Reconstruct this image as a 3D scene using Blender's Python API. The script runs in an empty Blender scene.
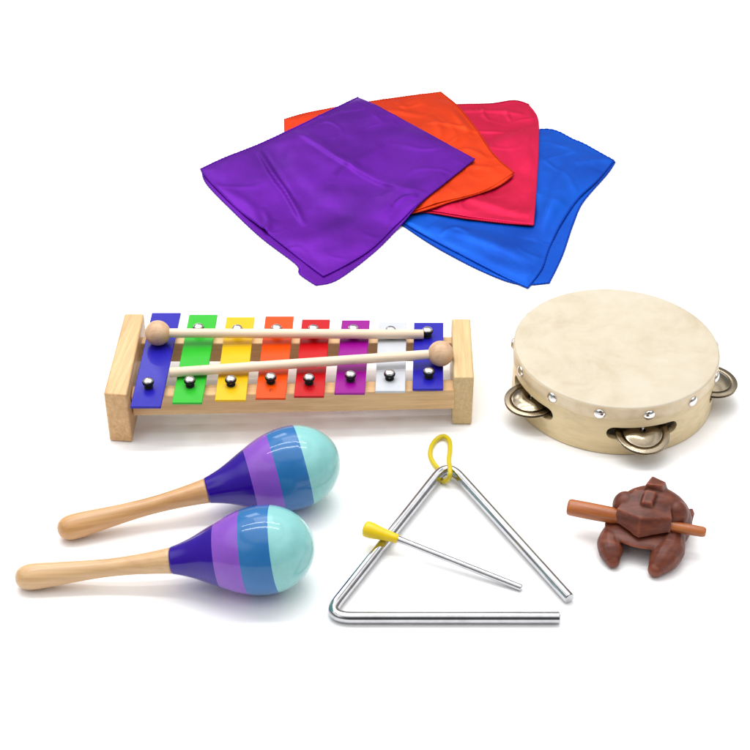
import bpy, bmesh, math, random
import numpy as np
from mathutils import Vector, Matrix, noise

random.seed(4)
R = math.radians
scene = bpy.context.scene
COL = scene.collection

# ------------------------------------------------------------------ camera
TH = R(37.0); F = 1562.0; DIST = 1.562
CAM = np.array([0.0, -DIST*math.cos(TH), DIST*math.sin(TH)])

def G(px, py, z=0.0):
    """place in the photograph (750 px) -> point of the plane at height z (metres)"""
    d = np.array([px-375.0, F*math.cos(TH)+(375-py)*math.sin(TH), -F*math.sin(TH)+(375-py)*math.cos(TH)])
    t = (z-CAM[2])/d[2]
    return CAM+t*d

def V(px, py, z=0.0):
    return Vector(G(px, py, z))

def S(p):
    """metres per photograph pixel at a point"""
    fw = np.array([0, math.cos(TH), -math.sin(TH)])
    return float((np.array(p)-CAM) @ fw)/F

cam = bpy.data.cameras.new('camera')
cam.sensor_width = 36; cam.lens = 36*F/750.0
cam.clip_start = 0.05; cam.clip_end = 200
co = bpy.data.objects.new('camera', cam); COL.objects.link(co)
co.location = CAM; co.rotation_euler = (math.pi/2-TH, 0, 0)
scene.camera = co

# ------------------------------------------------------------------ colour and materials
def lin(c):
    c = c/255.0
    return c/12.92 if c <= .04045 else ((c+.055)/1.055)**2.4

def col(r, g, b, k=0.86):
    k *= .90
    return (lin(r)*k, lin(g)*k, lin(b)*k, 1)

class NT:
    def __init__(s, name):
        s.m = bpy.data.materials.new(name); s.m.use_nodes = True
        s.t = s.m.node_tree; s.b = s.t.nodes['Principled BSDF']
    def n(s, kind, **kw):
        x = s.t.nodes.new(kind)
        for k, v in kw.items():
            if k in x.inputs.keys(): x.inputs[k].default_value = v
            else: setattr(x, k, v)
        return x
    def l(s, a, b): s.t.links.new(a, b)
    def set(s, **kw):
        for k, v in kw.items(): s.b.inputs[k.replace('_', ' ')].default_value = v
        return s
    def coords(s, scale=(1, 1, 1), rot=(0, 0, 0)):
        tc = s.n('ShaderNodeTexCoord'); mr = s.n('ShaderNodeMapping'); mp = s.n('ShaderNodeMapping')
        mr.inputs['Rotation'].default_value = rot; mp.inputs['Scale'].default_value = scale
        s.l(tc.outputs['Object'], mr.inputs['Vector']); s.l(mr.outputs['Vector'], mp.inputs['Vector']); return mp.outputs['Vector']
    def noise(s, vec, scale, detail=4, rough=.55, dist=0):
        x = s.n('ShaderNodeTexNoise'); x.inputs['Scale'].default_value = scale
        x.inputs['Detail'].default_value = detail; x.inputs['Roughness'].default_value = rough
        x.inputs['Distortion'].default_value = dist
        s.l(vec, x.inputs['Vector']); return x.outputs['Fac']
    def ramp(s, fac, stops):
        x = s.n('ShaderNodeValToRGB'); e = x.color_ramp.elements
        while len(e) < len(stops): e.new(.5)
        for i, (p, c) in enumerate(stops):
            e[i].position = p; e[i].color = c if len(c) == 4 else (*c, 1)
        s.l(fac, x.inputs['Fac']); return x.outputs['Color']
    def mix(s, fac, a, b, mode='MIX'):
        x = s.n('ShaderNodeMix'); x.data_type = 'RGBA'; x.blend_type = mode
        for sock, v in ((x.inputs[0], fac), (x.inputs[6], a), (x.inputs[7], b)):
            if hasattr(v, 'links'): s.l(v, sock)
            else: sock.default_value = v
        return x.outputs[2]
    def bump(s, h, strength=.2, dist=.001):
        x = s.n('ShaderNodeBump'); x.inputs['Strength'].default_value = strength
        x.inputs['Distance'].default_value = dist
        s.l(h, x.inputs['Height']); s.l(x.outputs['Normal'], s.b.inputs['Normal'])
    def base(s, c): s.l(c, s.b.inputs['Base Color']) if hasattr(c, 'links') else s.set(Base_Color=c)

def g(v): return (v, v, v, 1)

def wood(name, light, dark, rot=(0, 0, 0), rough=.45, grain=1.0, coat=0.0, stretch=(6, 90, 90), mid=.5):
    w = NT(name)
    v = w.coords(stretch, rot)
    n1 = w.noise(v, 2.2*grain, 6, .6, .6)
    v2 = w.coords((stretch[0]*.35, stretch[1]*4, stretch[2]*4), rot)
    n2 = w.noise(v2, 3.0*grain, 3, .6)
    c = w.ramp(n1, [(.30, dark), (mid, tuple((a+b)/2 for a, b in zip(light, dark))), (.68, light)])
    c2 = w.mix(.22, c, w.ramp(n2, [(.35, g(.35)), (.6, g(1.0))]), 'MULTIPLY')
    w.base(c2)
    w.set(Roughness=rough, Coat_Weight=coat, Coat_Roughness=.12)
    w.bump(n2, .12, .0006)
    return w.m

def painted(name, c, rough=.22, coat=.6, speck=.03):
    w = NT(name)
    v = w.coords()
    n1 = w.noise(v, 60, 5, .6)
    w.base(w.mix(w.ramp(n1, [(.35, g(0)), (.7, g(1))]), c, tuple(x*(1-speck*4) for x in c[:3])+(1,)))
    r = w.ramp(w.noise(v, 220, 3), [(.3, g(rough*.85)), (.7, g(rough*1.3))])
    w.l(r, w.b.inputs['Roughness'])
    w.set(Coat_Weight=coat, Coat_Roughness=.05, Coat_IOR=1.38, Specular_IOR_Level=.18)
    w.bump(w.noise(v, 500, 2), .04, .0003)
    return w.m

def metal(name, c, rough=.16, scratch=.0):
    w = NT(name)
    v = w.coords((1, 1, 1))
    n1 = w.noise(v, 90, 6, .65)
    w.base(w.mix(w.ramp(n1, [(.4, g(0)), (.75, g(1))]), c, tuple(x*.78 for x in c[:3])+(1,)))
    w.l(w.ramp(n1, [(.3, g(rough*.7)), (.75, g(rough*1.5))]), w.b.inputs['Roughness'])
    w.set(Metallic=1.0)
    if scratch: w.bump(w.noise(v, 900, 3), scratch, .0002)
    return w.m

def satin(name, c, dark, rough=.38, wv=.9, sheen=.1, rotz=0.0, spec=.5):
    c = tuple(x*.9 for x in c[:3])+(1,); dark = tuple(x*.86 for x in dark[:3])+(1,)
    w = NT(name)
    v = w.coords()
    n1 = w.noise(v, 9, 3, .5, .4)
    w.base(w.mix(w.ramp(n1, [(.3, g(0)), (.7, g(1))]), c, dark))
    vw = w.coords((1200, 140, 1), (0, 0, rotz))
    weave = w.noise(vw, 1.0, 2, .5)
    fine = w.noise(w.coords(), 75, 4, .55, 1.2)
    x = w.n('ShaderNodeMath', operation='ADD')
    y = w.n('ShaderNodeMath', operation='MULTIPLY'); w.l(weave, y.inputs[0]); y.inputs[1].default_value = .16
    w.l(fine, x.inputs[0]); w.l(y.outputs[0], x.inputs[1])
    w.bump(x.outputs[0], .22, .0008)
    w.set(Roughness=rough, Specular_IOR_Level=spec, Sheen_Weight=sheen, Sheen_Roughness=.3, Anisotropic=.5, Metallic=.45)
    w.b.inputs['Specular Tint'].default_value = (min(1, c[0]*2+.15), min(1, c[1]*2+.15), min(1, c[2]*2+.15), 1)
    w.b.inputs['Sheen Tint'].default_value = (min(1, c[0]*1.5+.1), min(1, c[1]*1.5+.1), min(1, c[2]*1.5+.1), 1)
    return w.m

# ------------------------------------------------------------------ object helpers
def link(o, parent=None):
    COL.objects.link(o)
    if parent is not None: o.parent = parent
    return o

def thing(name, loc, label, cat, group=None):
    o = bpy.data.objects.new(name, None); link(o)
    o.empty_display_size = .02
    o.location = loc; o['label'] = label; o['category'] = cat
    if group: o['group'] = group
    return o

def base_of(parent):
    v = Vector((0, 0, 0))
    while parent is not None:
        v = v+parent.location; parent = parent.parent
    return v

def mesh(name, verts, faces, mat, parent=None, smooth=True, origin=None, mats=None, fmat=None, sharp=None):
    """verts in world metres; stored relative to the parent's base"""
    off = base_of(parent)
    org = Vector(origin) if origin is not None else off
    me = bpy.data.meshes.new(name)
    me.from_pydata([tuple(Vector(v)-org) for v in verts], [], faces)
    for m in (mats or [mat]): me.materials.append(m)
    if fmat:
        for p, i in zip(me.polygons, fmat): p.material_index = i
    bm = bmesh.new(); bm.from_mesh(me)
    bmesh.ops.remove_doubles(bm, verts=bm.verts, dist=1e-7)
    bmesh.ops.recalc_face_normals(bm, faces=bm.faces); bm.to_mesh(me); bm.free()
    if smooth:
        for p in me.polygons: p.use_smooth = True
        if sharp is not None: me.set_sharp_from_angle(angle=R(sharp))
    o = bpy.data.objects.new(name, me); link(o, parent)
    o.location = org-off
    return o

def frame(axis):
    a = Vector(axis).normalized()
    h = Vector((0, 0, 1)) if abs(a.z) < .9 else Vector((1, 0, 0))
    u = h.cross(a).normalized(); w = a.cross(u).normalized()
    return a, u, w

def lathe(p0, axis, prof, n=48, closed_ends=True):
    """prof: [(distance along axis, radius)]"""
    p0 = Vector(p0); a, u, w = frame(axis)
    vs = []; fs = []
    for t, r in prof:
        for k in range(n):
            th = 2*math.pi*k/n
            vs.append(p0+a*t+(u*math.cos(th)+w*math.sin(th))*max(r, 1e-6))
    for i in range(len(prof)-1):
        for k in range(n):
            k2 = (k+1) % n
            fs.append((i*n+k, i*n+k2, (i+1)*n+k2, (i+1)*n+k))
    if closed_ends:
        fs.append(tuple(range(n))[::-1]); fs.append(tuple(range((len(prof)-1)*n, len(prof)*n)))
    return vs, fs

def tube(pts, rad, n=20, caps=True, closed=False):
    pts = [Vector(p) for p in pts]; m = len(pts)
    rs = rad if isinstance(rad, (list, tuple)) else [rad]*m
    vs = []; fs = []
    prev_u = None
    for i, p in enumerate(pts):
        if closed: t = pts[(i+1) % m]-pts[i-1]
        else: t = pts[min(i+1, m-1)]-pts[max(i-1, 0)]
        t.normalize()
        if prev_u is None:
            _, u, _ = frame(t)
        else:
            u = (prev_u-t*prev_u.dot(t)).normalized()
        w = t.cross(u); prev_u = u
        for k in range(n):
            th = 2*math.pi*k/n
            vs.append(p+(u*math.cos(th)+w*math.sin(th))*rs[i])
    for i in range(m if closed else m-1):
        j = (i+1) % m
        for k in range(n):
            k2 = (k+1) % n
            fs.append((i*n+k, i*n+k2, j*n+k2, j*n+k))
    if caps and not closed:
        fs.append(tuple(range(n))[::-1]); fs.append(tuple(range((m-1)*n, m*n)))
    return vs, fs

def catmull(P, n=12, closed=False):
    P = [Vector(p) for p in P]; out = []
    m = len(P)
    for i in range(m if closed else m-1):
        if closed: p0, p1, p2, p3 = P[i-1], P[i], P[(i+1) % m], P[(i+2) % m]
        else: p0, p1, p2, p3 = P[max(i-1, 0)], P[i], P[i+1], P[min(i+2, m-1)]
        for k in range(n):
            t = k/n
            out.append(.5*((2*p1)+(p2-p0)*t+(2*p0-5*p1+4*p2-p3)*t*t+(3*p1-p0-3*p2+p3)*t**3))
    if not closed: out.append(P[-1])
    return out

def fillet(P, rad, n=12):
    P = [Vector(p) for p in P]; out = [P[0]]
    for i in range(1, len(P)-1):
        a = (P[i-1]-P[i]).normalized(); b = (P[i+1]-P[i]).normalized()
        ang = a.angle(b); d = rad/math.tan(ang/2)
        s = P[i]+a*d; e = P[i]+b*d
        for k in range(n+1):
            t = k/n
            out.append(s*(1-t)**2+P[i]*2*t*(1-t)*.92+P[i]*0+e*t*t+(s+e)*.5*2*t*(1-t)*.08)
    out.append(P[-1]); return out

def bevel(o, w=.001, seg=3, ang=30):
    m = o.modifiers.new('bevel', 'BEVEL'); m.width = w; m.segments = seg
    m.limit_method = 'ANGLE'; m.angle_limit = R(ang)
    for p in o.data.polygons: p.use_smooth = True
    o.data.set_sharp_from_angle(angle=R(60))
    return o

def hexa(top, bot):
    vs = list(top)+list(bot)
    return vs, [(0, 1, 2, 3), (7, 6, 5, 4), (0, 4, 5, 1), (1, 5, 6, 2), (2, 6, 7, 3), (3, 7, 4, 0)]

def down(p, h): return Vector((p[0], p[1], p[2]-h))

def bake(o):
    """apply modifiers"""
    dg = bpy.context.evaluated_depsgraph_get(); dg.update()
    me = bpy.data.meshes.new_from_object(o.evaluated_get(dg))
    o.modifiers.clear(); o.data = me
    return o

# ------------------------------------------------------------------ the white surface
gm = NT('white_sweep')
gm.base(gm.mix(gm.noise(gm.coords(), 3, 3), g(.965), g(.98)))
gm.set(Roughness=.9, Specular_IOR_Level=.1)
gv = [(-6, -5, 0), (6, -5, 0), (6, 9, 0), (-6, 9, 0)]
gr = mesh('ground', gv, [(0, 1, 2, 3)], gm.m, smooth=False)
gr['kind'] = 'structure'

# ------------------------------------------------------------------ glockenspiel
def build_glockenspiel():
    W1 = wood('beech_end', col(242, 200, 142, .95), col(214, 162, 104, .95), rot=(0, 0, R(-82)), rough=.5, grain=1.0, coat=.15)
    W1b = wood('beech_end_pale', col(236, 206, 150, .95), col(216, 178, 120, .95), rot=(0, 0, R(-90)), rough=.5, grain=1.3, coat=.15)
    W2 = wood('beech_rail', col(246, 206, 152, 1), col(224, 178, 124, 1), rot=(0, 0, 0), rough=.55, grain=.8)
    H = .057
    root = thing('glockenspiel', G(280, 385, 0), 'eight bar glockenspiel with rainbow coloured metal bars on a beech wood frame', 'glockenspiel')
    L = [V(103.5, 393.5, H), V(126.5, 395, H), V(144, 313.5, H), V(124.5, 313.5, H)]
    Rr = [V(453.6, 377.5, H), V(474, 377.5, H), V(470.5, 318.5, H), V(451.5, 318.5, H)]
    for q, m in ((L, W1), (Rr, W1b)):
        vs, fs = hexa(q, [down(p, H-.0003) for p in q])
        bevel(mesh('end_block', vs, fs, m, root, origin=((q[0]+q[2])/2-Vector((0, 0, H/2)))), .0018, 3)
    zt = .0425
    # rails: front upper edges run between the blocks
    def rail(a, b, depth, h):
        d = (b-a).normalized(); nrm = Vector((-d.y, d.x, 0))
        q = [a, b, b+nrm*depth, a+nrm*depth]
        vs, fs = hexa(q, [down(p, h) for p in q])
        bevel(mesh('rail', vs, fs, W2, root, origin=(a+b)/2), .001, 2)
    rail(V(131, 397, zt), V(455, 390.3, zt), .017, .0225)
    rail(V(137, 343.5, zt), V(453, 343.2, zt), .011, .0225)
    # bars
    zb = .0500; th = .0026
    bars = [
        ('blue_enamel', (38, 32, 178), (151.9, 312.7), (180.9, 312.7), (130.2, 406.6), (160.7, 406.6), (157.5, 328), (147.9, 380)),
        ('green_enamel', (52, 196, 50), (189.2, 314.5), (217.6, 314.5), (171.9, 402.6), (202, 402.6), (198.3, 325.6), (189.5, 378.6)),
        ('yellow_enamel', (250, 198, 20), (226.5, 317), (254.6, 317), (214.8, 400), (245.8, 400), (237, 327), (230.5, 377.7)),
        ('orange_enamel', (250, 82, 2), (265.5, 316.2), (293.9, 316.2), (255.3, 398), (285.4, 398), (276.4, 326.6), (270.5, 375.2)),
        ('red_enamel', (206, 8, 20), (302.1, 319.3), (330.1, 319.3), (293.9, 396), (324, 396), (313.2, 327), (308.8, 376)),
        ('magenta_enamel', (160, 0, 150), (341.9, 320.1), (369.9, 320.1), (334.3, 393), (364.8, 393), (353.2, 327), (350.4, 373)),
        ('silver_enamel', (214, 217, 223), (378.7, 322.3), (406.7, 322.3), (375.2, 391), (405.2, 391), (390.7, 328.3), (389.6, 371.8)),
        ('blue_enamel', (38, 32, 178), (414.1, 322.5), (443.4, 322.5), (412.5, 388.8), (443.1, 388.8), (427.5, 329), (428.8, 369.7)),
    ]
    steel = metal('screw_steel', (.72, .70, .68, 1), .18)
    rubber = painted('black_rubber', (.012, .012, .013, 1), .5, 0)
    names = ['wide dark blue bar at the left end', 'green bar', 'yellow bar', 'orange bar', 'red bar', 'purple bar', 'silver white bar', 'short dark blue bar at the right end']
    hp = [(0, .0044), (.0004, .0049), (.0010, .0048), (.0018, .0038), (.0023, .0024), (.0025, .0008)]
    gp = [(.0042, .0028), (.0044, .0044), (.0050, .0053), (.0064, .0055), (.0071, .0051), (.0073, .003)]
    wp = [(0, .0030), (.0002, .0040), (.0010, .0042), (.0017, .0036), (.0019, .0026)]
    sm = gmx = None; mats = {}
    for (nm, c, tl, tr, bl, br, s1, s2), lab in zip(bars, names):
        if nm not in mats:
            mats[nm] = painted(nm, col(*c, k=.9), .34, .25, .02)
        q = [V(*bl, zb), V(*br, zb), V(*tr, zb), V(*tl, zb)]
        vs, fs = hexa(q, [down(p, th) for p in q])
        cen = (q[0]+q[1]+q[2]+q[3])/4
        bar = mesh('tone_bar', vs, fs, mats[nm], root, origin=cen)
        bar['label'] = lab; bevel(bar, .0005, 2)
        if nm in ('orange_enamel', 'red_enamel'):
            tx = bpy.data.curves.new('stamped_note', 'FONT'); tx.body = 'F' if nm[0] == 'o' else 'G'; tx.size = .0075; tx.align_x = 'CENTER'; tx.align_y = 'CENTER'; tx.extrude = .00006
            to = bpy.data.objects.new('stamped_note', tx); COL.objects.link(to)
            dg = bpy.context.evaluated_depsgraph_get()
            me = bpy.data.meshes.new_from_object(to.evaluated_get(dg)); bpy.data.objects.remove(to)
            me.materials.clear(); me.materials.append(painted(nm+'_stamp', col(*[x*.62 for x in c], k=.9), .5, 0))
            mo = bpy.data.objects.new('stamped_note', me); link(mo, bar)
            mo.location = V((bl[0]+br[0])/2+.5, bl[1]-7.5, zb+.00003)-cen
        for s in (s1, s2):
            p = V(*s, zb+.0085)
            for part, prof, z0, mt in (('washer', wp, zb, rubber), ('grommet', gp, zb, rubber), ('screw', hp, zb+.0072, steel)):
                key = 'gk_'+part
                if key not in mats:
                    v0, f0 = lathe((p.x, p.y, z0), (0, 0, 1), prof, 28)
                    o = mesh(part, v0, f0, mt, bar, origin=(p.x, p.y, z0), sharp=45)
                    mats[key] = o
                else:
                    o = bpy.data.objects.new(part, mats[key].data); link(o, bar)
                    o.location = Vector((p.x, p.y, z0))-cen
            # stem under the head through the bar into the rail
            if 'stem' not in mats:
                v0, f0 = lathe((p.x, p.y, zb-.012), (0, 0, 1), [(0, .0013), (.0125, .0013), (.0130, .0024), (.0165, .0024)], 12)
                o = mesh('screw_shank', v0, f0, steel, bar, origin=(p.x, p.y, zb-.012)); mats['stem'] = o
            else:
                o = bpy.data.objects.new('screw_shank', mats['stem'].data); link(o, bar)
                o.location = Vector((p.x, p.y, zb-.012))-cen
    # felt pads between rail and bars
    felt = painted('felt', (.55, .5, .42, 1), .9, 0)
    return zb
ZB = build_glockenspiel()

# ------------------------------------------------------------------ mallets
def build_mallet(ball, stick_end, zc, ze, label):
    WB = wood('mallet_ball_wood', col(238, 200, 162, .95), col(216, 172, 132, .95), rough=.5, stretch=(60, 60, 14), grain=.7)
    WH = wood('mallet_handle_wood', col(254, 236, 212, 1), col(244, 218, 188, 1), rough=.55, stretch=(5, 60, 60), grain=.6)
    b = V(*ball, zc); e = V(*stick_end, ze)
    root = thing('mallet', (b.x, b.y, zc-.0122), label, 'mallet', 'wooden mallets lying on the glockenspiel')
    ax = (e-b); Ln = ax.length
    rb = .0123
    prof = [(-rb*math.cos(a), rb*math.sin(a)) for a in np.linspace(.02, math.pi-.02, 36)]
    vs, fs = lathe(b, ax, prof, 48)
    mesh('mallet_head', vs, fs, WB, root, origin=b)
    r = .0047
    vs, fs = lathe(b, ax, [(rb*.6, r*.92), (rb*.9, r*.96), (Ln*.3, r*.98), (Ln*.7, r), (Ln-.0008, r), (Ln, r-.0007), (Ln, .001)], 32)
    mesh('mallet_handle', vs, fs, WH, root, origin=(b+e)/2, sharp=50)
build_mallet((157.8, 333), (423.5, 334.3), ZB+.0124, ZB+.0052, 'wooden mallet with its ball on the long blue bar at the left')
build_mallet((440.6, 353.6), (169.6, 372.6), ZB+.0124, ZB+.0052, 'wooden mallet with its ball on the short blue bar at the right')

# ------------------------------------------------------------------ tambourine
def build_tambourine():
    H = .0565
    L = V(514.6, 340, H); Rr = V(719, 350, H)
    c = (L+Rr)/2; rad = (L-Rr).length/2; c.z = 0
    root = thing('tambourine', c, 'round tambourine with cream skin head and silver jingles in a pale wood hoop', 'tambourine')
    ply = wood('hoop_wood', col(246, 222, 174, .97), col(236, 210, 158, .97), rough=.42, stretch=(14, 14, 30), grain=.5, coat=.25)
    sk = NT('goat_skin')
    v = sk.coords()
    n1 = sk.noise(v, 16, 6, .62, .8); n2 = sk.noise(v, 55, 5, .6, .3); n3 = sk.noise(v, 7, 3, .5)
    cA = sk.ramp(n1, [(.28, col(195, 178, 149, .92)), (.45, col(213, 200, 176, .92)), (.7, col(221, 211, 189, .92))])
    cB = sk.mix(.35, cA, sk.ramp(n2, [(.3, col(207, 192, 160, .92)), (.6, col(224, 214, 192, .92))]))
    cC = sk.mix(sk.ramp(n3, [(.5, g(0)), (.75, g(.4))]), cB, col(219, 208, 192, .92))
    sk.base(cC); sk.set(Roughness=.42, Specular_IOR_Level=.4, Subsurface_Weight=.0)
    sk.bump(n2, .12, .001)
    steel = metal('tack_steel', (.78, .76, .74, 1), .12)
    nick = metal('jingle_nickel', (.34, .28, .20, 1), .2, .1)
    # hoop with slots
    ro, ri = rad, rad-.0065
    N = 180
    zs = [0.0005, .0012, H-.004, H-.0025]
    rings = [(ro-.0008, 0.0003), (ro, .0012), (ro, H-.0035), (ro-.0008, H-.0028), (ri, H-.0028), (ri, .0012), (ri+.0008, .0003)]
    vs = []; fs = []
    for k in range(N):
        a = 2*math.pi*k/N
        for r, z in rings: vs.append((c.x+r*math.cos(a), c.y+r*math.sin(a), z))
    m = len(rings)
    for k in range(N):
        k2 = (k+1) % N
        for j in range(m): fs.append((k*m+j, k2*m+j, k2*m+(j+1) % m, k*m+(j+1) % m))
    hoop = mesh('hoop', vs, fs, ply, root)
    base_az = R(-90+9.5)
    zc = .0258; hw = .034; hh = .0070
    cut_v = []; cut_f = []
    for k in range(5):
        az = base_az+k*R(72)-(R(10) if k == 3 else 0)
        rd = Vector((math.cos(az), math.sin(az), 0)); tg = Vector((-rd.y, rd.x, 0)); up = Vector((0, 0, 1))
        out = []
        for s in (1, -1):
            for i in range(11):
                th = -math.pi/2+math.pi*i/10
                x = s*(hw-hh)+s*hh*math.cos(th); y = hh*math.sin(th)*s
                out.append((x, y))
        n = len(out); b = len(cut_v)
        for dd in (-.02, .02):
            for x, y in out: cut_v.append(c+rd*(ro*.965+dd)+tg*x+up*(zc+y))
        cut_f.append(tuple(b+i for i in range(n))); cut_f.append(tuple(b+n+i for i in range(n))[::-1])
        for i in range(n): cut_f.append((b+i, b+(i+1) % n, b+n+(i+1) % n, b+n+i))
    cutter = mesh('slot_cutter', cut_v, cut_f, ply)
    bo = hoop.modifiers.new('b', 'BOOLEAN'); bo.operation = 'DIFFERENCE'; bo.object = cutter; bo.solver = 'EXACT'
    bake(hoop); bpy.data.objects.remove(cutter)
    for p in hoop.data.polygons: p.use_smooth = True
    hoop.data.set_sharp_from_angle(angle=R(35))
    # skin
    prof = [(.0001, 0), (.0001, rad*.3), (.0001, rad*.6), (.0001, rad*.9)]
    for i in range(9):
        a = math.pi/2*i/8
        prof.append((.0001+.0028*(1-math.cos(a)), rad+.0009-.0028+.0028*math.sin(a)))
    prof += [(.008, rad+.0009), (.0142, rad+.0007), (.0145, rad-.0003)]
    vs, fs = lathe((c.x, c.y, H), (0, 0, -1), prof, 160, False)
    vs2 = []
    for v_ in vs:
        v_ = Vector(v_)
        if v_.z < H-.012:
            a = math.atan2(v_.y-c.y, v_.x-c.x); v_.z += .0009*math.sin(a*7)+.0006*math.sin(a*17+1)
        rr = math.hypot(v_.x-c.x, v_.y-c.y)
        vs2.append(v_)
    se = NT('skin_edge_lightened'); v = se.coords()  # same skin on the side, coloured brighter and warmer to offset weaker light there
    se.base(se.ramp(se.noise(v, 40, 5, .6), [(.3, col(226, 200, 160, 1)), (.6, col(246, 226, 192, 1))])); se.set(Roughness=.5)
    se.bump(se.noise(se.coords((60, 60, 260)), 1, 4), .25, .001)
    nf = len(fs)//160
    mesh('drum_skin', vs2, fs, None, root, mats=[sk.m, se.m], fmat=[0 if i//160 < nf-6 else 1 for i in range(len(fs))])
    # tacks
    tp = [(0, .0052), (.0005, .0055), (.0013, .0051), (.0022, .0041), (.0029, .0023), (.0032, .0004)]
    first = None
    for k in range(13):
        az = R(-90+11.6)+k*2*math.pi/13+R(random.uniform(-.8, .8))
        rd = Vector((math.cos(az), math.sin(az), 0)); zt = H-.0088+random.uniform(-.0006, .0006)
        p = c+rd*(rad+.0007)+Vector((0, 0, zt))
        if first is None:
            vs, fs = lathe((0, 0, 0), (0, 0, 1), tp, 28)
            first = mesh('tack', [Vector(v_)+base_of(root) for v_ in vs], fs, steel, root)
            o = first
        else:
            o = bpy.data.objects.new('tack', first.data); link(o, root)
        o.location = p-c; o.rotation_euler = rd.to_track_quat('Z', 'Y').to_euler()
    # jingles, two on a nail in every slot
    jr = .0255
    jp = [(.0, .0018), (.0034, .0019), (.0040, .003), (.0042, .0055), (.0041, .0085), (.0036, .0115), (.0027, .0145), (.0014, .0170), (.0007, .0185), (.0004, .0215), (.0006, jr-.0008), (.0002, jr), (-.0002, jr-.0004), (.0000, .0215), (.0003, .0184)]
    jp = jp[1:]
    firstj = None; firstn = None
    for k in range(5):
        az = base_az+k*R(72)-(R(10) if k == 3 else 0)
        rd = Vector((math.cos(az), math.sin(az), 0))
        for s in (1, -1):
            z = zc-.0026+s*.0010
            loc = rd*(rad-.0035+random.uniform(-.001, .001)-(.006 if k == 3 else 0))+Vector((0, 0, z))
            if firstj is None:
                vs, fs = lathe((0, 0, 0), (0, 0, 1), jp, 64, False)
                firstj = mesh('jingle', [Vector(v_)+base_of(root) for v_ in vs], fs, nick, root); o = firstj
                sd = o.modifiers.new('s', 'SOLIDIFY'); sd.thickness = .0005; bake(o)
            else:
                o = bpy.data.objects.new('jingle', firstj.data); link(o, root)
            o.location = loc
            tilt = R(4 if s > 0 else 184)
            if k == 0: tilt += R(9)
            tg = Vector((-rd.y, rd.x, 0))
            o.rotation_euler = (Matrix.Rotation(tilt, 3, tg)).to_euler()
        if firstn is None:
            vs, fs = lathe((0, 0, -.008), (0, 0, 1), [(0, .0011), (.016, .0011)], 14)
            firstn = mesh('jingle_pin', [Vector(v_)+base_of(root) for v_ in vs], fs, steel, root); o = firstn
        else:
            o = bpy.data.objects.new('jingle_pin', firstn.data); link(o, root)
        o.location = rd*(rad-.0035)+Vector((0, 0, zc))
build_tambourine()

# ------------------------------------------------------------------ maracas
def build_maraca(butt, mid, zmid, label, hue):
    """butt, mid: centre of the butt ball and of the fattest ring"""
    # profile in pixels of the lower maraca, distance measured from the butt centre
    prof = [(-13, .1), (-12.6, 3), (-11.3, 6.6), (-8.6, 9.6), (-4.5, 11.8), (0, 12.9), (6, 13.2), (14, 12.9), (28, 11.9), (45, 10.6), (65, 9.5), (85, 9.1), (105, 9.7), (125, 11.2), (144, 13.2)]
    head = [(144, 13.6), (152, 15.8), (162, 19.2), (172, 23.6), (182, 28.4), (190, 32), (196, 34.8), (206, 38.9), (217, 42.1), (225, 43.6), (234, 44.3), (243, 43.9), (247, 43.3), (254, 41.5), (262, 38.0), (269, 33.4), (275, 27.9), (280, 21.4), (283.5, 14.5), (285.5, 7.5), (286, .2)]
    cuts = [190, 217, 247]
    span = 234.0
    m = V(*mid, zmid); s0 = S(m)
    rb = 12.9*s0
    b = V(*butt, rb+.0003)
    ax = m-b; k = ax.length/span
    # radial size follows the true distance so the head rests on the surface
    kr = (m.z)/44.3/ math.sqrt(1-(ax.normalized().z)**2)*.995
    root = thing('maraca', (m.x, m.y, 0), label, 'maraca', 'purple and turquoise striped maracas')
    W = wood('maraca_handle_wood', col(*hue[0]), col(*hue[1]), rough=.36, stretch=(5, 50, 50), grain=.7, coat=.35, rot=(0, 0, -math.atan2(ax.y, ax.x)))
    vs, fs = lathe(b, ax, [(t*k, r*kr) for t, r in catp(prof, 4)], 48)
    mesh('handle', vs, fs, W, root, origin=(b+m)/2)
    segs = catp(head, 4, keep=cuts)
    n = 80
    vs, fs = lathe(b, ax, [(t*k, r*kr) for t, r in segs], n)
    mats = [painted('indigo_lacquer', col(48, 4, 160), .2, .75), painted('lavender_lacquer', col(152, 92, 214), .2, .75),
            painted('azure_lacquer', col(48, 124, 192), .2, .75), painted('aqua_lacquer', col(154, 224, 222, .88), .2, .75)]
    fm = []
    for i in range(len(segs)-1):
        tm = (segs[i][0]+segs[i+1][0])/2
        j = sum(tm > c_ for c_ in cuts)
        fm += [j]*n
    fm += [0, 3]
    mesh('rattle_head', vs, fs, None, root, origin=m, mats=mats, fmat=fm)

def catp(prof, n, keep=()):
    P = [Vector((t, r, 0)) for t, r in prof]
    return [(p.x, max(p.y, .05)) for p in catmull(P, n)]

build_maraca((28.3, 577), (262, 550), .0374, 'nearer striped maraca, its head below the other one', ((244, 202, 150), (228, 180, 124)))
build_maraca((70, 527.5), (291, 468), .0374, 'farther striped maraca, its head above the other one', ((236, 186, 126), (214, 156, 96)))

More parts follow.
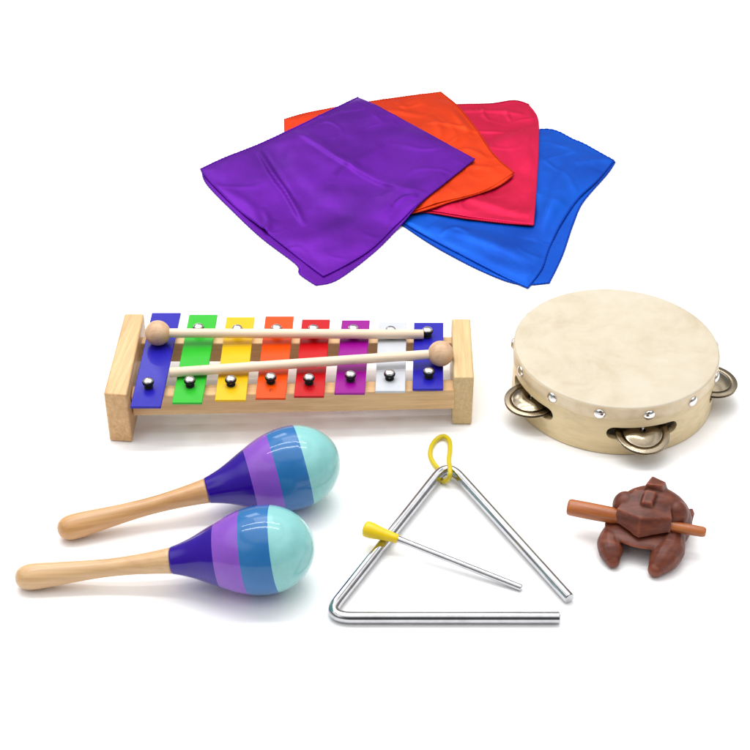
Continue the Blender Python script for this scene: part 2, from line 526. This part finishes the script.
# ------------------------------------------------------------------ triangle and beater
chrome = metal('chrome', (.56, .56, .58, 1), .06)
def yellow(name, c, rough=.38):
    w = NT(name); v = w.coords()
    w.base(w.mix(w.noise(v, 120, 4), c, tuple(x*.85 for x in c[:3])+(1,)))
    w.set(Roughness=rough, Subsurface_Weight=.0, Specular_IOR_Level=.45)
    w.bump(w.noise(v, 700, 2), .12, .0003)
    return w.m
def build_triangle():
    r = .0049
    za = .0088
    P = [V(569.3, 598.3, r+.0003), V(447.3, 462.6, za), V(324.6, 617.6, r+.0003), V(559, 617.6, r+.0003)]
    root = thing('triangle', (P[0]+P[1]+P[2])/3*Vector((1, 1, 0)) if False else Vector(((P[0]+P[1]+P[2])/3).to_tuple()[:2]+(0,)),
                 'open chrome steel triangle instrument with a yellow cord loop at its top', 'triangle')
    path = fillet(P, .0125, 14)
    # rounded ends
    d0 = (path[0]-path[1]).normalized(); d1 = (path[-1]-path[-2]).normalized()
    path = [path[0]-d0*.0]+path[1:]
    pts = [path[0]+d0*.0006, path[0]]+path[1:-1]+[path[-1], path[-1]+d1*.0006]
    rs = [r-.0006]+[r]*(len(pts)-2)+[r-.0006]
    vs, fs = tube(pts, rs, 36)
    mesh('steel_rod', vs, fs, chrome, root, sharp=40)
    cord = yellow('yellow_cord', (.62, .49, .006, 1), .42)
    cp = [(437.6, 468.5, .0025), (433, 462, .0022), (430.2, 455, .0022), (431.5, 446.5, .0025), (436.8, 439.2, .003), (443.7, 436.3, .004), (449.2, 440.5, .005),
          (450, 449.5, .007), (448.9, 460, .0105), (449.8, 467.5, .0152), (450.0, 474, .0150), (448.3, 479.0, .0095), (444.2, 481.4, .0035), (440.5, 478.8, .0021), (438.4, 473.5, .0020)]
    pts = catmull([V(*p) for p in cp], 8, closed=True)
    vs, fs = tube(pts, .0022, 16, closed=True)
    mesh('cord_loop', vs, fs, cord, root)
build_triangle()

def build_beater():
    tip = V(521.8, 588, .0031); gs = V(398, 539, .0150); ge = V(363.6, 528, .0190)
    root = thing('triangle_beater', (gs.x, gs.y, 0), 'thin chrome steel beater with yellow plastic grip resting across the triangle', 'beater')
    ax = (tip-gs); L = ax.length; r = .0029
    vs, fs = lathe(gs, ax, [(-.02, r), (L-.0006, r), (L, r-.0006), (L, .0002)], 28)
    mesh('beater_rod', vs, fs, chrome, root, origin=tip, sharp=40)
    ax = (gs-ge).normalized(); L = (gs-ge).length
    pr = [(0, .0005), (0, .0040), (.0006, .0058), (.0018, .0069), (.0035, .0073), (.008, .0070), (L*.5, .0056), (L-.004, .0042), (L-.001, .0041), (L, .0036), (L, .0025)]
    vs, fs = lathe(ge, ax, pr, 40)
    mesh('grip', vs, fs, yellow('yellow_plastic', (.84, .59, .006, 1), .33), root, sharp=50)
build_beater()

# ------------------------------------------------------------------ wooden frog and its stick
def build_frog():
    fw = NT('carved_rosewood')
    v = fw.coords((10, 70, 70), (0, 0, R(15)))
    n1 = fw.noise(v, 1.6, 6, .6, .6)
    n0 = fw.noise(fw.coords(), 45, 5, .6)
    c = fw.ramp(n1, [(.25, col(82, 34, 21)), (.5, col(118, 57, 38)), (.8, col(150, 82, 57))])
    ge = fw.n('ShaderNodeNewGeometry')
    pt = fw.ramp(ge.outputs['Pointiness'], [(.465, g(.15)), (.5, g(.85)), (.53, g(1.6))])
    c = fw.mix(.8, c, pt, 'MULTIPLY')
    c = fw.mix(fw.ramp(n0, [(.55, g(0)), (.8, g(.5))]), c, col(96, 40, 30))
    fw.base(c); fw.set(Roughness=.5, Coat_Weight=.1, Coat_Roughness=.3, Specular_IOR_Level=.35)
    mm = fw.n('ShaderNodeMath', operation='ADD'); fw.l(n1, mm.inputs[0])
    vo = fw.n('ShaderNodeTexVoronoi'); vo.inputs['Scale'].default_value = 130; vo.feature = 'SMOOTH_F1'; fw.l(fw.coords((1, 1, 1)), vo.inputs['Vector']); fw.l(vo.outputs['Distance'], mm.inputs[1])
    fw.bump(mm.outputs[0], .45, .0014)
    cen = V(648, 556, 0); cen.z = 0
    root = thing('wooden_frog', cen, 'dark brown carved wooden frog with notched back standing on two front feet', 'frog rasp')
    bm = bmesh.new()
    HD = R(-17)      # frog frame: u to the viewer's right, v away
    U = Vector((math.cos(HD), math.sin(HD), 0)); Vv = Vector((-U.y, U.x, 0)); Z = Vector((0, 0, 1))
    ori = V(631, 574, 0)
    def W(u, v, z): return ori+(U*u+Vv*v+Z*z)*.00087
    def addpoly(vs, fs):
        bv = [bm.verts.new(p) for p in vs]
        for f in fs: bm.faces.new([bv[i] for i in f])
    def ell(u, v, z, a, b, c_, rz=0, seg=32):
        vs = []; fs = []
        nr = seg//2
        for i in range(nr+1):
            ph = math.pi*i/nr
            for k in range(seg):
                t = 2*math.pi*k/seg
                x = a*math.sin(ph)*math.cos(t); y = b*math.sin(ph)*math.sin(t); zz = c_*math.cos(ph)
                x, y = x*math.cos(rz)-y*math.sin(rz), x*math.sin(rz)+y*math.cos(rz)
                vs.append(W(u+x, v+y, z+zz))
        for i in range(nr):
            for k in range(seg):
                k2 = (k+1) % seg
                fs.append((i*seg+k, i*seg+k2, (i+1)*seg+k2, (i+1)*seg+k))
        addpoly(vs, fs)
    def limb(pts):
        P = [W(*p[:3]) for p in pts]; rs = [p[3]*.00087 for p in pts]
        C = catmull([Vector((*p, 0)) for p in P] if False else P, 6)
        rr = []
        for i in range(len(rs)-1):
            for k in range(6): rr.append(rs[i]+(rs[i+1]-rs[i])*k/6)
        rr.append(rs[-1])
        vs, fs = tube(C, rr, 14); addpoly(vs, fs)
        for p, r in ((pts[0], pts[0][3]), (pts[-1], pts[-1][3])): ell(p[0], p[1], p[2], r, r, r, seg=16)
    def prism(lower, upper):
        n = len(lower)
        vs = [W(*p) for p in lower]+[W(*p) for p in upper]
        fs = [tuple(range(n))[::-1], tuple(range(n, 2*n))]+[(i, (i+1) % n, n+(i+1) % n, n+i) for i in range(n)]
        addpoly(vs, fs)
    FROG(ell, limb, prism)
    me = bpy.data.meshes.new('frog_body'); bm.to_mesh(me); bm.free()
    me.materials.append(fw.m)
    o = bpy.data.objects.new('frog_body', me); link(o)
    rm = o.modifiers.new('r', 'REMESH'); rm.mode = 'VOXEL'; rm.voxel_size = .0007; rm.use_smooth_shade = True
    sm = o.modifiers.new('s', 'SMOOTH'); sm.iterations = 14; sm.factor = .5
    bake(o)
    me = o.data
    # cut the mouth groove, bite and knife marks by moving vertices
    me.transform(Matrix.Translation(-cen))
    o.parent = root; o.location = (0, 0, 0)
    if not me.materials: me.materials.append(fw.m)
    for p in me.polygons: p.use_smooth = True
    # stick
    sw = wood('stick_wood', col(210, 122, 58), col(166, 84, 36), rot=(0, 0, R(17)), rough=.4, stretch=(12, 90, 90), grain=.9, coat=.2)
    a = V(567.5, 506.8, .0262); b = V(706, 532.6, .0262)
    st = thing('wooden_stick', (a+b)/2, 'reddish brown tapered wooden stick pushed through the carved frog', 'stick')
    ax = b-a; L = ax.length; s = S(a)
    pr = [(0, .0003), (0, .0062), (.0008, .0078), (.0025, .0084), (L*.15, .0087), (L*.33, .0083), (L*.42, .0062), (L*.55, .0052), (L*.75, .0054), (L*.88, .0056), (L-.003, .0053), (L-.0008, .0046), (L, .0035), (L, .0003)]
    vs, fs = lathe(a, ax, [(t, r*.87) for t, r in pr], 28)
    vs = [Vector(v_)+Vector((0, 0, 1))*.0005*noise.noise(Vector(v_)*90)+Vector((0, 1, 0))*.0005*noise.noise(Vector(v_)*80+Vector((5, 5, 5))) for v_ in vs]
    mesh('stick', vs, fs, sw, st, sharp=50)

def FROG(ell, limb, prism):
    # frog frame: u to the right, v away, z up; feet tips near v = 0
    ell(9, 66, 16, 40, 27, 40)
    ell(5, 58, 16, 36, 25, 14)
    # head wedge: hexagonal snout block over the mouth
    lower = [(-26, 39, 28.5), (0, 22, 28), (30, 39, 28.5), (22, 62, 28), (-16, 62, 28)]
    upper = [(-26, 42, 43), (-1, 32.5, 45), (29, 44, 43.5), (22, 66, 54), (-12, 66, 54)]
    prism(lower, upper)
    # lower jaw shelf
    ell(2, 43, 20.5, 38, 26, 5.5)
    ell(4, 46, 15, 26, 19, 8)
    # front legs
    limb([(-24, 46, 12, 11), (-26.5, 27, 10.5, 13), (-23, 14, 9.5, 12), (-19.5, 5.5, 6.8, 7.0)])
    limb([(30, 54, 14, 14), (31, 33, 11, 16), (27.5, 18, 11, 14.5), (22.5, 5.5, 7.5, 8.0)])
    # hind legs folded at the sides
    ell(-18, 74, 13, 13, 18, 13); ell(35, 76, 13, 12, 18, 13); prism([(38, 70, 12), (48, 76, 12), (46, 88, 12), (34, 84, 12)], [(38, 72, 22), (49, 77, 26), (46, 88, 24), (34, 84, 22)])
    # notched ridge down the back
    prism([(-4, 47, 44), (10, 47, 44), (11, 60, 50), (-3, 60, 50)], [(-3, 46.5, 54), (7, 46.5, 54.5), (9, 60, 60), (-1.5, 60, 60)])
    prism([(-4, 56, 45), (13, 56, 45), (15, 86, 40), (0, 86, 40)], [(-1, 56, 57), (9, 56, 57), (13, 84, 54), (3, 84, 54)])
    prism([(-6, 64, 46), (19, 66, 46), (20, 84, 42), (-3, 84, 42)], [(-2, 66, 62.5), (13, 66, 63.5), (16, 78, 59), (2, 80, 62)])
    # brow ridges
    ell(-19, 58, 36, 13, 13, 15); ell(30, 61, 33, 14, 13, 17)
build_frog()

# ------------------------------------------------------------------ silk scarves
RES = 130
class HF:      # height of the pile of scarves built so far, on a 2 mm raster
    x0, y0, st = -.35, -.05, .002
    nx, ny = 400, 420
    h = np.zeros((420, 400))
    @classmethod
    def smooth(c, k=26, grow=6):
        a = c.h.copy()
        for _ in range(grow):
            a = np.maximum.reduce([a, np.roll(a, 1, 0), np.roll(a, -1, 0), np.roll(a, 1, 1), np.roll(a, -1, 1)])
        for _ in range(k):
            a = (a+np.roll(a, 1, 0)+np.roll(a, -1, 0)+np.roll(a, 1, 1)+np.roll(a, -1, 1))/5
        return a
    @classmethod
    def sample(c, a, X, Y):
        fx = np.clip((X-c.x0)/c.st, 0, c.nx-2); fy = np.clip((Y-c.y0)/c.st, 0, c.ny-2)
        i = fx.astype(int); j = fy.astype(int); u = fx-i; w = fy-j
        return a[j, i]*(1-u)*(1-w)+a[j, i+1]*u*(1-w)+a[j+1, i]*(1-u)*w+a[j+1, i+1]*u*w
    @classmethod
    def stamp(c, X, Y, Z):
        i = np.clip(((X-c.x0)/c.st).round().astype(int), 0, c.nx-1); j = np.clip(((Y-c.y0)/c.st).round().astype(int), 0, c.ny-1)
        np.maximum.at(c.h, (j.ravel(), i.ravel()), Z.ravel())

def resample(P, n):
    P = np.array([tuple(p) for p in P]); d = np.r_[0, np.cumsum(np.linalg.norm(np.diff(P, axis=0), axis=1))]
    t = np.linspace(0, d[-1], n)
    return np.stack([np.interp(t, d, P[:, k]) for k in range(P.shape[1])], 1)

def edge(pts, z, n=RES):
    W_ = [Vector(G(x, y, z)) for x, y in pts]
    return resample(catmull(W_, 14), n)[:, :2]

def coons(top, right, bottom, left, n=RES):
    """top: L->R, right: T->B, bottom: L->R, left: T->B"""
    u = np.linspace(0, 1, n)[None, :, None]; v = np.linspace(0, 1, n)[:, None, None]
    T, B = top[None], bottom[None]; L, Rr = left[:, None], right[:, None]
    c = (1-u)*(1-v)*top[0]+u*(1-v)*top[-1]+(1-u)*v*bottom[0]+u*v*bottom[-1]
    return (1-v)*T+v*B+(1-u)*L+u*Rr-c

def ridge(X, Y, pts, z, w, h, taper=True, asym=0.0):
    """smooth crease along a polyline given by places in the photo"""
    P = resample(catmull([Vector(G(x, y, z)) for x, y in pts], 8), 60)[:, :2]
    D = np.full(X.shape, 1e9); T = np.zeros(X.shape); Sg = np.zeros(X.shape)
    for i in range(59):
        a, b = P[i], P[i+1]; ab = b-a; l2 = (ab**2).sum()
        t = np.clip(((X-a[0])*ab[0]+(Y-a[1])*ab[1])/l2, 0, 1)
        dx = X-(a[0]+t*ab[0]); dy = Y-(a[1]+t*ab[1]); d = np.hypot(dx, dy)
        m = d < D
        D = np.where(m, d, D); T = np.where(m, (i+t)/59, T); Sg = np.where(m, np.sign(ab[0]*dy-ab[1]*dx), Sg)
    amp = np.sin(np.pi*np.clip(T, 0, 1))**.6 if taper else 1.0
    ww = w*(1+asym*Sg)
    return h*amp*np.exp(-(D/ww)**2)

def vnoise(X, Y, s, seed, sy=None):
    out = np.zeros(X.shape); sy = sy or s
    it = np.nditer(X, flags=['multi_index'])
    for _ in it:
        i = it.multi_index
        out[i] = noise.noise(Vector((X[i]*s, Y[i]*sy, seed)))
    return out

def build_scarf(label, cmat, hmat, top, right, bottom, left, lower, creases, base, seed, hems, edge_drop=.0012, amp=.0029, lowoff=.0007):
    """lower: same four edges for the under layers; hems: list of edge names carrying a stitched hem"""
    under = HF.smooth()
    layers = []
    cx = V(*[sum(p[i] for p in top+bottom)/len(top+bottom) for i in (0, 1)], 0)
    root = thing('silk_scarf', (cx.x, cx.y, 0), label, 'scarf', 'folded silk scarves fanned out')
    vs = []; fs = []
    n = RES
    for li, (T, Rt, B, L) in enumerate([lower, (top, right, bottom, left)]):
        g2 = coons(edge(T, base), edge(Rt, base), edge(B, base), edge(L, base))
        X, Y = g2[..., 0], g2[..., 1]
        u = np.linspace(0, 1, n)[None, :]*np.ones((n, 1)); v = np.linspace(0, 1, n)[:, None]*np.ones((1, n))
        e = np.minimum(np.minimum(u, 1-u), np.minimum(v, 1-v))
        X0, Y0 = X, Y
        for _ in range(4):
            zz = HF.sample(under, X, Y)+.0010+(lowoff+.001 if li else 0)
            f = (CAM[2]-zz)/(CAM[2]-base)
            X = CAM[0]+(X0-CAM[0])*f; Y = CAM[1]+(Y0-CAM[1])*f
        z = HF.sample(under, X, Y)+.0010
        if li == 1:
            z = z+lowoff+.0016*(1-np.exp(-(e/.05)**2))+amp*(vnoise(X, Y, 9, seed)*.9+.45*vnoise(X, Y, 22, seed+3)+.16*vnoise(X, Y, 60, seed+5, 35)+.05*vnoise(X, Y, 130, seed+7, 50))*np.clip(e/.04, .25, 1)
            z = z+.0010*np.exp(-(vnoise(X, Y, 13, seed+11)/.05)**2)*np.clip(vnoise(X, Y, 7, seed+13)*1.6+.1, 0, 1)*np.clip(e/.05, 0, 1)
            z = z+.0007*np.exp(-(vnoise(X, Y, 26, seed+15)/.07)**2)*np.clip(vnoise(X, Y, 10, seed+17)*2-.1, 0, 1)
            for pts, w, h, asym in creases: z = z+ridge(X, Y, pts, base, w, h, True, asym)
            z = np.maximum(z, HF.sample(under, X, Y)+.0010+lowoff*.6)
        else:
            z = z+.0005*vnoise(X, Y, 30, seed+9)
            z = np.maximum(z, HF.sample(under, X, Y)+.0006)
        layers.append((X, Y, z))
        b = len(vs)
        for j in range(n):
            for i in range(n): vs.append((X[j, i], Y[j, i], z[j, i]))
        for j in range(n-1):
            for i in range(n-1):
                fs.append((b+j*n+i, b+j*n+i+1, b+(j+1)*n+i+1, b+(j+1)*n+i))
    o = mesh('cloth', vs, fs, cmat, root)
    sd = o.modifiers.new('thickness', 'SOLIDIFY'); sd.thickness = .0004; sd.offset = 1
    for li, nm in hems:
        X, Y, z = layers[li]
        sl = {'top': (0, slice(None)), 'bottom': (-1, slice(None)), 'left': (slice(None), 0), 'right': (slice(None), -1)}[nm]
        P = resample(np.stack([X[sl], Y[sl], z[sl]+.0002], 1), 340)
        pts = [Vector(p)+Vector((0, 0, .00018*math.sin(i*2.1))) for i, p in enumerate(P)]
        rr = [.00078+.00020*math.sin(i*1.05+.8*math.sin(i*.07))+.00022*random.random() for i in range(len(pts))]
        v0, f0 = tube(pts, rr, 8)
        mesh('hem', v0, f0, hmat, root)
    for X, Y, z in layers: HF.stamp(X, Y, z+.0006)

def silk():
    mp = satin('purple_satin', (.150, .009, .39, 1), (.085, .004, .24, 1), .40, rotz=.5)
    mo = satin('orange_satin', (.80, .058, .006, 1), (.70, .04, .004, 1), .42)
    mr = satin('red_satin', (.70, .010, .075, 1), (.60, .007, .050, 1), .36)
    mb = satin('blue_satin', (.003, .11, .66, 1), (.002, .075, .54, 1), .34)
    hp = satin('purple_hem', (.13, .012, .38, 1), (.09, .006, .28, 1), .5)
    ho = satin('orange_hem', (.55, .035, .01, 1), (.45, .03, .01, 1), .5)
    hr = satin('red_hem', (.50, .01, .04, 1), (.42, .01, .03, 1), .5)
    hb = satin('blue_hem', (.002, .055, .42, 1), (.002, .04, .34, 1), .5)
    build_scarf('folded royal blue satin scarf at the bottom of the fan of scarves', mb, hb,
        [(410, 200), (470, 158), (539, 129), (576, 140), (614, 160)],
        [(614, 160), (598, 180), (578, 199), (562, 222), (549, 248), (542, 268), (528, 287)],
        [(401, 221), (432, 239), (480, 264), (505, 277), (528, 287)],
        [(410, 200), (405, 210), (401, 221)],
        ([(410, 202), (470, 162), (539, 132), (576, 143), (615, 162)],
         [(615, 162), (607, 174), (583, 202), (573, 224), (562, 256), (549, 283)],
         [(401, 224), (436, 247), (482, 271), (518, 284), (549, 283)],
         [(410, 202), (405, 212), (401, 224)]),
        [([(600, 170), (560, 200), (530, 240)], .014, .0035, 0), ([(585, 150), (555, 190), (548, 240)], .012, .003, .3),
         ([(430, 225), (480, 240), (535, 262)], .012, .0025, .2), ([(575, 165), (600, 158), (612, 160)], .006, .0015, 0), ([(440, 236), (455, 228), (470, 235)], .004, .0015, 0)],
        .004, 1.3, [(1, 'right'), (1, 'bottom'), (0, 'bottom'), (0, 'right'), (1, 'top')])
    build_scarf('folded crimson red satin scarf between the orange and the blue scarf', mr, hr,
        [(440, 106), (456, 104), (491, 103), (514, 100), (529, 104)],
        [(529, 104), (538, 118), (539, 140), (537.5, 175), (534, 224)],
        [(402, 206), (430, 210), (467, 216), (500, 220), (534, 224)],
        [(440, 106), (420, 150), (402, 206)],
        ([(440, 108), (456, 106), (491, 105), (514, 102), (528, 107)],
         [(528, 107), (537, 120), (538, 142), (536.5, 177), (533, 225.5)],
         [(402, 210), (430, 213), (467, 219), (500, 223), (533, 225.5)],
         [(440, 108), (420, 152), (402, 210)]),
        [([(470, 128), (500, 129), (538, 130)], .0022, .0014, 0), ([(455, 195), (490, 205), (530, 215)], .010, .0022, .3), ([(500, 150), (502, 180), (500, 205)], .007, .0013, 0),
         ([(482, 103), (484, 112), (490, 118)], .003, .0012, 0), ([(460, 108), (500, 108), (525, 112)], .004, .0018, 0), ([(505, 104), (508, 113), (512, 118)], .003, .0012, 0)],
        .0075, 5.1, [(1, 'top'), (0, 'bottom')])
    build_scarf('folded bright orange satin scarf lying partly under the purple scarf', mo, ho,
        [(284, 119), (310, 112), (360, 103), (400, 97), (440.6, 91.7)],
        [(440.6, 91.7), (459, 107), (476, 128), (494, 154), (514, 172)],
        [(300, 170), (340, 205), (400, 212), (440, 202), (484, 190), (514, 174)][:5]+[(514, 172)],
        [(284, 119), (286, 140), (300, 170)],
        ([(284, 120.5), (310, 113), (360, 104), (400, 98), (440, 93)],
         [(440, 93), (458, 108), (475, 129), (493, 156), (513, 175.5)],
         [(300, 172), (340, 207), (400, 215), (451, 202), (495, 188), (513, 175.5)],
         [(284, 120.5), (286, 142), (300, 172)]),
        [([(425, 120), (450, 124), (480, 130)], .004, .0018, 0), ([(440, 152), (455, 140), (470, 132)], .005, .0020, 0), ([(445, 160), (465, 150), (490, 160)], .005, .002, 0),
         ([(430, 112), (440, 130), (436, 146)], .005, .0015, 0), ([(452, 108), (462, 122), (472, 135)], .004, .0018, 0), ([(450, 176), (470, 168), (495, 170)], .005, .0018, 0), ([(370, 105), (400, 108), (430, 112)], .006, .0012, 0)],
        .010, 9.4, [(1, 'right'), (1, 'top'), (0, 'bottom')])
    build_scarf('folded purple satin scarf on top at the left of the fan', mp, hp,
        [(200.7, 168.5), (226, 157), (259, 144), (291, 129), (325, 112.5), (358, 96.8)],
        [(358, 96.8), (376, 104.5), (405, 120), (440, 139.3), (474.5, 158)],
        [(323.4, 275.5), (350, 262), (374, 246), (395, 225), (417, 204), (445, 182), (474.5, 158)],
        [(200.7, 168.5), (209, 180), (236, 207), (267, 232), (300, 258), (323.4, 275.5)],
        ([(202, 170), (226, 159), (259, 146), (291, 131), (325, 114.5), (358, 98.5)],
         [(358, 98.5), (376, 106), (405, 122), (440, 140), (474, 160)],
         [(316, 285), (338, 279), (374, 252), (397, 229), (418, 205), (446, 182), (474, 160)],
         [(202, 170), (207, 184), (232, 210), (262, 238), (296, 264), (300, 274), (316, 285)]),
        [([(290, 124), (330, 150), (375, 178), (420, 200)], .007, .0030, .45), ([(330, 180), (350, 163), (385, 140)], .006, .0014, 0),
         ([(257, 143), (272, 168), (288, 190), (304, 218)], .0030, .0036, .3), ([(262, 143), (279, 168), (296, 196)], .0022, -.0016, 0),
         ([(215, 175), (250, 200), (262, 224)], .008, .0026, 0), ([(240, 222), (262, 224), (275, 212)], .006, .0020, 0), ([(262, 200), (268, 215), (262, 228)], .0035, .0016, 0),
         ([(392, 205), (405, 200), (418, 199)], .003, .0022, 0), ([(300, 145), (340, 165), (330, 200)], .016, .0014, 0), ([(290, 240), (330, 225), (380, 200)], .014, .0012, 0)],
        .0135, 14.2, [(1, 'left'), (1, 'bottom'), (0, 'left'), (0, 'bottom'), (1, 'top')])

silk()

# ------------------------------------------------------------------ light: white studio
w = bpy.data.worlds.new('World'); scene.world = w; w.use_nodes = True
nt = w.node_tree; bg = nt.nodes['Background']
tc = nt.nodes.new('ShaderNodeTexCoord')
def wramp(src, stops):
    rp = nt.nodes.new('ShaderNodeValToRGB'); nt.links.new(src, rp.inputs['Fac'])
    e = rp.color_ramp.elements
    while len(e) < len(stops): e.new(.5)
    for i, (p, c_) in enumerate(stops): e[i].position = p; e[i].color = (c_, c_, c_, 1)
    return rp.outputs['Color']
sx = nt.nodes.new('ShaderNodeSeparateXYZ'); nt.links.new(tc.outputs['Generated'], sx.inputs[0])
c1 = wramp(sx.outputs['Z'], [(.0, .12), (.15, .16), (.52, .24), (.66, .95), (.76, 1.0), (.79, .45), (.84, .45), (.87, 1.0)])
vd = nt.nodes.new('ShaderNodeVectorMath'); vd.operation = 'DOT_PRODUCT'
nt.links.new(tc.outputs['Generated'], vd.inputs[0]); vd.inputs[1].default_value = (0, -.80, .60)
c2 = wramp(vd.outputs['Value'], [(.84, 1.0), (.95, .22), (1.0, .12)])
mx = nt.nodes.new('ShaderNodeMix'); mx.data_type = 'RGBA'; mx.blend_type = 'MULTIPLY'; mx.inputs[0].default_value = 1
nt.links.new(c1, mx.inputs[6]); nt.links.new(c2, mx.inputs[7])
nt.links.new(mx.outputs[2], bg.inputs['Color'])
bg.inputs['Strength'].default_value = 1.74

def area(name, loc, target, sx_, sy_, power, c=(1, 1, 1)):
    l = bpy.data.lights.new(name, 'AREA'); l.shape = 'RECTANGLE'; l.size = sx_; l.size_y = sy_
    l.energy = power; l.color = c
    o = bpy.data.objects.new(name, l); link(o)
    o.location = loc
    o.rotation_euler = (Vector(target)-Vector(loc)).to_track_quat('-Z', 'Y').to_euler()
    return o
area('softbox_overhead', (-.3, 1.7, 2.6), (0, .1, 0), 1.4, 1.0, 14)
area('added_sheen_light', (-.9, 2.1, 1.5), (0, .1, 0), .6, .5, 4)  # added light out of view, put in for sheen on the satin
for yy in (-.02, .36):
    o = area('tube_lamp', (-.22, yy, 1.35), (-.22, yy, 0), 1.5, .045, 6.4)
    o.rotation_euler = (R(8), 0, 0)

scene.view_settings.view_transform = 'Standard'; scene.view_settings.look = 'None'
scene.view_settings.exposure = 0; scene.view_settings.gamma = 1
scene.render.film_transparent = False
scene.cycles.use_denoising = True
scene.cycles.max_bounces = 8
